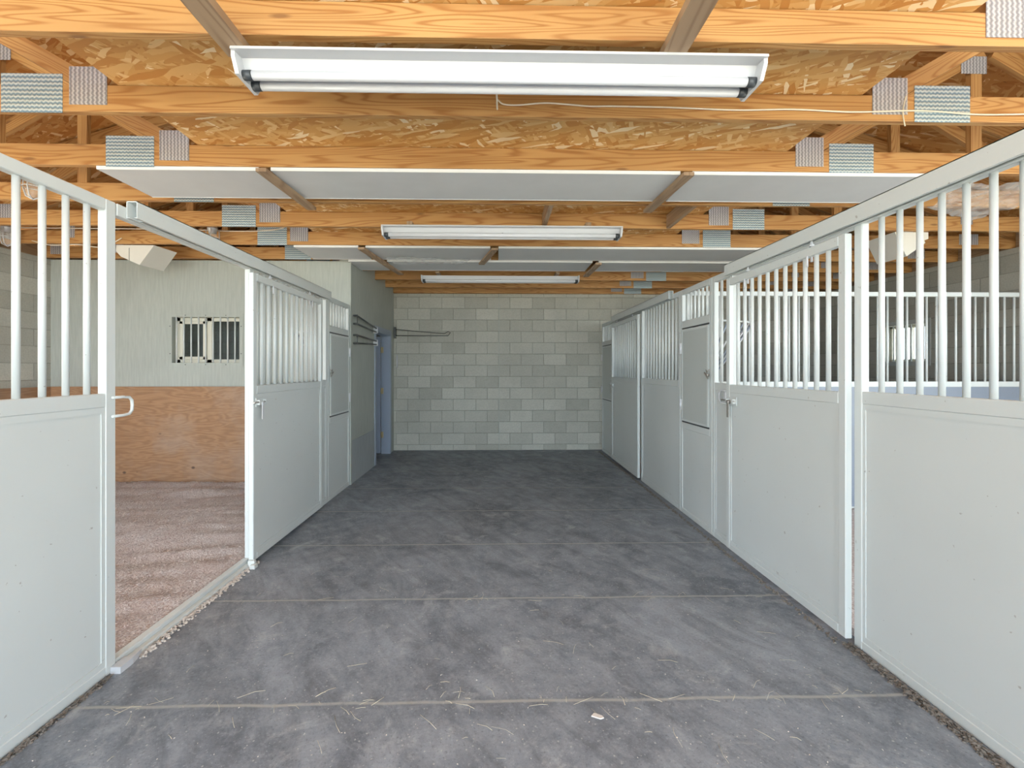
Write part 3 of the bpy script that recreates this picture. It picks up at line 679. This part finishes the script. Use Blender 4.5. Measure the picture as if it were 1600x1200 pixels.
def flake(m, x, y, z, s):
    a = random.uniform(0, 6.3); tl = random.uniform(-.7, .7); dx, dy = math.cos(a) * s, math.sin(a) * s; ex, ey = -dy * .5, dx * .5
    vs = [m.bm.verts.new((x - dx, y - dy, z - tl * s * .5)), m.bm.verts.new((x + ex, y + ey, z + s * .25)), m.bm.verts.new((x + dx, y + dy, z + tl * s * .5)), m.bm.verts.new((x - ex, y - ey, z - s * .1))]
    m.bm.faces.new(vs)
for k in range(26000):
    x = random.uniform(-4.7, x1 - .01); y = random.uniform(2.0, y1 - .02)
    if x / y < -1.05: continue
    flake(m, min(x, x1 - .03), y, bz(x, y) + .004, random.uniform(.004, .011))
bd = obj('bedding', m, 'bed'); tag(bd, 'pinkish wood shavings spread over the open left stall floor', 'bedding', kind='stuff')
for nm_, (ya, yb) in (('near', (.9, PY - .03)), ('far', (PY + .03, YB - .01))):
    m = MB().box((XR + .06, ya, 0), (WR - .01, yb, .04)); o = obj('bedding', m, 'bed'); tag(o, 'wood shavings on the floor of the %s right stall' % nm_, 'bedding', kind='stuff')

# ------------------------------------------------------------ floor litter
m = MB()
for k in range(130):
    y = random.choice([random.uniform(1.6, 3.2), random.uniform(1.6, 2.4), 1.892 + random.gauss(0, .03), 2.743 + random.gauss(0, .03)]); x = random.uniform(-1.7, 1.75)
    a = random.gauss(.4, .7) if random.random() < .5 else random.gauss(-.6, .5); L = random.choice([random.uniform(.008, .03), random.uniform(.02, .07)])
    b = a + random.uniform(-.5, .5); p = [(x, y, .0025), (x + math.cos(a) * L, y + math.sin(a) * L, .006), (x + math.cos(a) * L + math.cos(b) * L * .6, y + math.sin(a) * L + math.sin(b) * L * .6, .0025)]
    m.tube(p, random.uniform(.0004, .0008), 4)
st = obj('straw_litter', m, 'straw'); tag(st, 'stray straw stalks strewn over the near concrete', 'straw', kind='stuff')
m = MB()
for k in range(700):
    y = 1.5 + 5 * random.random() ** 1.6; x = random.uniform(-1.75, 1.8); flake(m, x, y, .004, random.uniform(.002, .005))
ch = obj('shaving_flecks', m, 'chip'); tag(ch, 'pale wood flecks scattered on the aisle floor', 'wood flecks', kind='stuff')
m = MB()
m.prism([(.395, 1.80, .0005), (.43, 1.785, .0005), (.445, 1.79, .0005), (.44, 1.80, .0005), (.41, 1.815, .0005)], (0, 0, .005)); o = obj('wood_chip', m, 'chip'); tag(o, 'single larger pale wood chip on the concrete at the bottom centre', 'wood chip')
def litter(x_of, y0, y1, n, wd, label, mat='debris'):
    m = MB()
    for k in range(n):
        y = random.uniform(y0, y1); x = x_of(y) + max(-2 * wd, min(wd * 1.1, random.gauss(0, wd) * (1 if x_of(y) > 0 else -1))) * (1 if x_of(y) > 0 else -1); s = random.uniform(.004, .012)
        flake(m, x, y, .005 + random.uniform(0, .008), s)
        if k % 3 == 0:
            r = random.uniform(.003, .007); m.lathe((x, y, 0), [(r * 1.4, 0), (r, r * .8), (.001, r)], 5)
    o = obj('floor_debris', m, mat); return tag(o, label, 'debris', kind='stuff')
litter(lambda y: XR - .035, 1.4, 2.25, 1400, .014, 'brown dirt and chaff along the foot of the near right panel')
litter(lambda y: XR - .075, 2.25, 7.6, 1500, .010, 'chaff along the foot of the right stall doors')
litter(lambda y: XL + .022, 1.4, 2.08, 500, .006, 'dark grit under the near left panel')
litter(lambda y: XL + .045, 2.2, 3.3, 700, .014, 'pale dust and shavings along the left door sill', 'chip')

# ------------------------------------------------------------ ceiling boxes
def cbox(poly, y, vec, label):
    t = thing('ceiling_box', (poly[0][0], y, poly[0][1]), label, 'ceiling box', 'white sheet metal boxes hung under the trusses')
    m = MB().prism([(x, y, z) for x, z in poly], vec); obj('body', m, 'boxwhite', t)
    cxm = sum(p[0] for p in poly) / len(poly); m = MB().box((cxm - .002, y - .003, poly[0][1] - .17), (cxm + .001, y, poly[0][1] - .03)); obj('seam', m, 'dark', t)
cbox([(-4.15, 2.806), (-4.155, 2.74), (-4.10, 2.68), (-3.90, 2.59), (-3.745, 2.806)], 4.815, (.03, .30, 0), 'white angled box hung under the trusses at the left, above the stall')
cbox([(3.93, 2.806), (4.05, 2.565), (4.24, 2.70), (4.23, 2.725), (4.27, 2.74), (4.27, 2.806)], 4.20, (0, .33, 0), 'white angled box hung under the trusses at the right, seen through the bars')
# ------------------------------------------------------------ jar lamps
def jar(x, y, z, label, tilt=0):
    t = thing('jar_lamp', (x, y, z), label, 'jar lamp', 'caged glass jar lamps on the left trusses')
    obj('lamp_base', MB().lathe((x, y, z), [(.001, .03), (.05, .03), (.052, .0), (.038, -.01), (.036, -.04), (.001, -.04)], 18), 'galv', t)
    obj('glass_jar', MB().lathe((x, y, z - .04), [(.034, 0), (.042, -.03), (.045, -.09), (.036, -.125), (.001, -.14)], 18), 'clearglass', t)
    m = MB()
    for k in range(2):
        a = k * math.pi / 2 + .3; ca, sa = math.cos(a), math.sin(a)
        m.tube([(x + ca * .06, y + sa * .06, z), (x + ca * .062, y + sa * .062, z - .10), (x + ca * .045, y + sa * .045, z - .16), (x, y, z - .185), (x - ca * .045, y - sa * .045, z - .16), (x - ca * .062, y - sa * .062, z - .10), (x - ca * .06, y - sa * .06, z)], .0045, 6)
    ring = [(x + math.cos(i * math.pi / 8) * .062, y + math.sin(i * math.pi / 8) * .062, z - .09) for i in range(17)]; m.tube(ring, .004, 6)
    obj('wire_guard', m, 'white', t)
jar(-3.62, 3.46, 2.96, 'caged jar lamp on the nearest left truss, partly behind a gate bar')
jar(-5.15, 4.67, 2.93, 'caged jar lamp at the far left, beside the block wall')
jar(-3.02, 4.67, 2.93, 'caged jar lamp above the open stall doorway, right of the white box')
# ------------------------------------------------------------ cables
def cable(pts, r, label, mat='cable'):
    P = [Vector(p) for p in pts]; out = []
    for i in range(len(P) - 1):
        p0 = P[max(i - 1, 0)]; p1 = P[i]; p2 = P[i + 1]; p3 = P[min(i + 2, len(P) - 1)]
        for k in range(6):
            u = k / 6; out.append(.5 * ((2 * p1) + (-p0 + p2) * u + (2 * p0 - 5 * p1 + 4 * p2 - p3) * u * u + (-p0 + 3 * p1 - 3 * p2 + p3) * u ** 3))
    out.append(P[-1]); o = obj('electric_cable', MB().tube(out, r, 6), mat); return tag(o, label, 'cable')
def onf(px, py, Y):      # points measured on a truss face at depth Y
    th = R(1.18); a = (px - 790) / 677; b = -(py - 577) / 677; rx = math.sin(th) + a * math.cos(th); ry = math.cos(th) - a * math.sin(th); k = Y / ry; return (rx * k, Y, 1.45 + b * k)
f1 = TY[1] - .010
cable([(.0, 1.99, 2.715), (.003, 2.25, 2.80)] + [onf(px, py, f1) for px, py in ((777, 156), (787, 163), (812, 164), (850, 161), (885, 163), (922, 166), (960, 166), (1050, 168), (1150, 172), (1240, 171), (1330, 175), (1420, 173), (1460, 174), (1530, 179), (1620, 178))], .0042, 'cream cable stapled along the truss behind the large strip light')
f5 = TY[5] - .012
cable([onf(px, py, f5) for px, py in ((-40, 355), (60, 356), (150, 357), (250, 358), (330, 360), (350, 361), (400, 361), (435, 358), (452, 351))], .006, 'cream cable running along the truss past the caged jar lamps')
cable([onf(px, py, TY[5] - .02) for px, py in ((50, 376), (80, 383), (120, 382), (160, 386), (190, 372))], .005, 'loose cable drooping under the trusses behind the left bars')
cable([onf(px, py, TY[1] - .008) for px, py in ((1416, 150), (1412, 165), (1411, 180), (1414, 197))], .003, 'thin yellow cable hanging beside the right splice plate', 'straw')
# staples? on beam
# ------------------------------------------------------------ crumpled plastic
def sheet(name, c00, c10, c11, c01, n, amp, label):
    m = MB(); c = [Vector(v) for v in (c00, c10, c11, c01)]; g = []
    for i in range(n + 1):
        row = []
        for j in range(n + 1):
            u, v = i / n, j / n; p = c[0].lerp(c[1], u).lerp(c[3].lerp(c[2], u), v)
            p.z += amp * (mn.noise(p * 6) + .6 * mn.noise(p * 17)) - amp; row.append(m.bm.verts.new(p))
        g.append(row)
    for i in range(n):
        for j in range(n): f = m.bm.faces.new((g[i][j], g[i + 1][j], g[i + 1][j + 1], g[i][j + 1]))
    o = obj(name, m, 'plastic'); return tag(o, label, 'plastic sheet')
sheet('plastic_sheet', (-1.30, 5.06, 2.775), (-.30, 5.14, 2.775), (-.42, 5.33, 2.77), (-1.25, 5.38, 2.765), 40, .022, 'crumpled clear plastic sheet hanging under the far white ceiling boards')
sheet('plastic_sheet', (3.20, 2.93, 2.775), (4.1, 2.95, 2.78), (3.98, 3.52, 2.73), (3.46, 3.42, 2.77), 40, .03, 'wrinkled plastic sheet hanging at the right end of the near ceiling boards')
# ------------------------------------------------------------ aisle wall rack, blanket bar, small bits
def rack(zn0, zn1, zf0, zf1, label):
    yN, yF = 5.60, 6.50; x = XL + .045
    t = thing('blanket_rack', (x, (yN + yF) / 2, zn1), label, 'rack', 'dark pipe racks on the aisle wall')
    for a, b in ((zn0, zf0), (zn1, zf1)): obj('rail', MB().cyl((x, yN, a), (x, yF, b), .011, 10), 'black_pipe', t)
    m = MB().cyl((x, yN + .02, zn1 - .01), (x, yN + .02, zn0 + .01), .007, 8)
    for z in (zn0, zn1): m.cyl((XL, yN, z), (x + .012, yN, z), .012, 10)
    obj('bracket', m, 'black_pipe', t)
    obj('end_cap', MB().box((XL, yF, zf1 - .02), (x + .02, yF + .02, zf0 + .02), bev=.003), 'white', t)
rack(2.14, 2.035, 2.06, 2.005, 'upper dark double pipe rack on the aisle wall before the blue door')
rack(1.89, 1.785, 1.87, 1.82, 'lower dark double pipe rack on the aisle wall before the blue door')
t = thing('blanket_bar', (-1.78, 7.72, 2.05), 'thin dark swinging blanket bar on the far block wall', 'blanket bar')
m = MB().tube([(-1.80, 7.74, 2.16), (-1.3, 7.70, 2.11), (-.92, 7.70, 2.085), (-.86, 7.70, 2.12), (-.82, 7.70, 2.10), (-.86, 7.70, 2.045), (-1.3, 7.70, 2.045), (-1.80, 7.74, 2.05)], .0065, 6); obj('rail', m, 'black_pipe', t)
obj('bracket', MB().box((-1.82, 7.72, 2.0), (-1.79, 7.785, 2.2), bev=.002), 'black_pipe', t)
o = obj('wall_conduit', MB().cyl((-1.775, 7.765, 1.48), (-1.775, 7.765, 1.70), .012, 8), 'white'); tag(o, 'short white conduit piece upright in the corner of the block wall', 'conduit')
o = obj('nailer_board', MB().box((-1.7, YB - .03, CH - .16), (-.75, YB - .001, CH - .135)).box((.7, YB - .03, CH - .16), (1.9, YB - .001, CH - .135)), 'siding'); bpy.data.objects.remove(o)
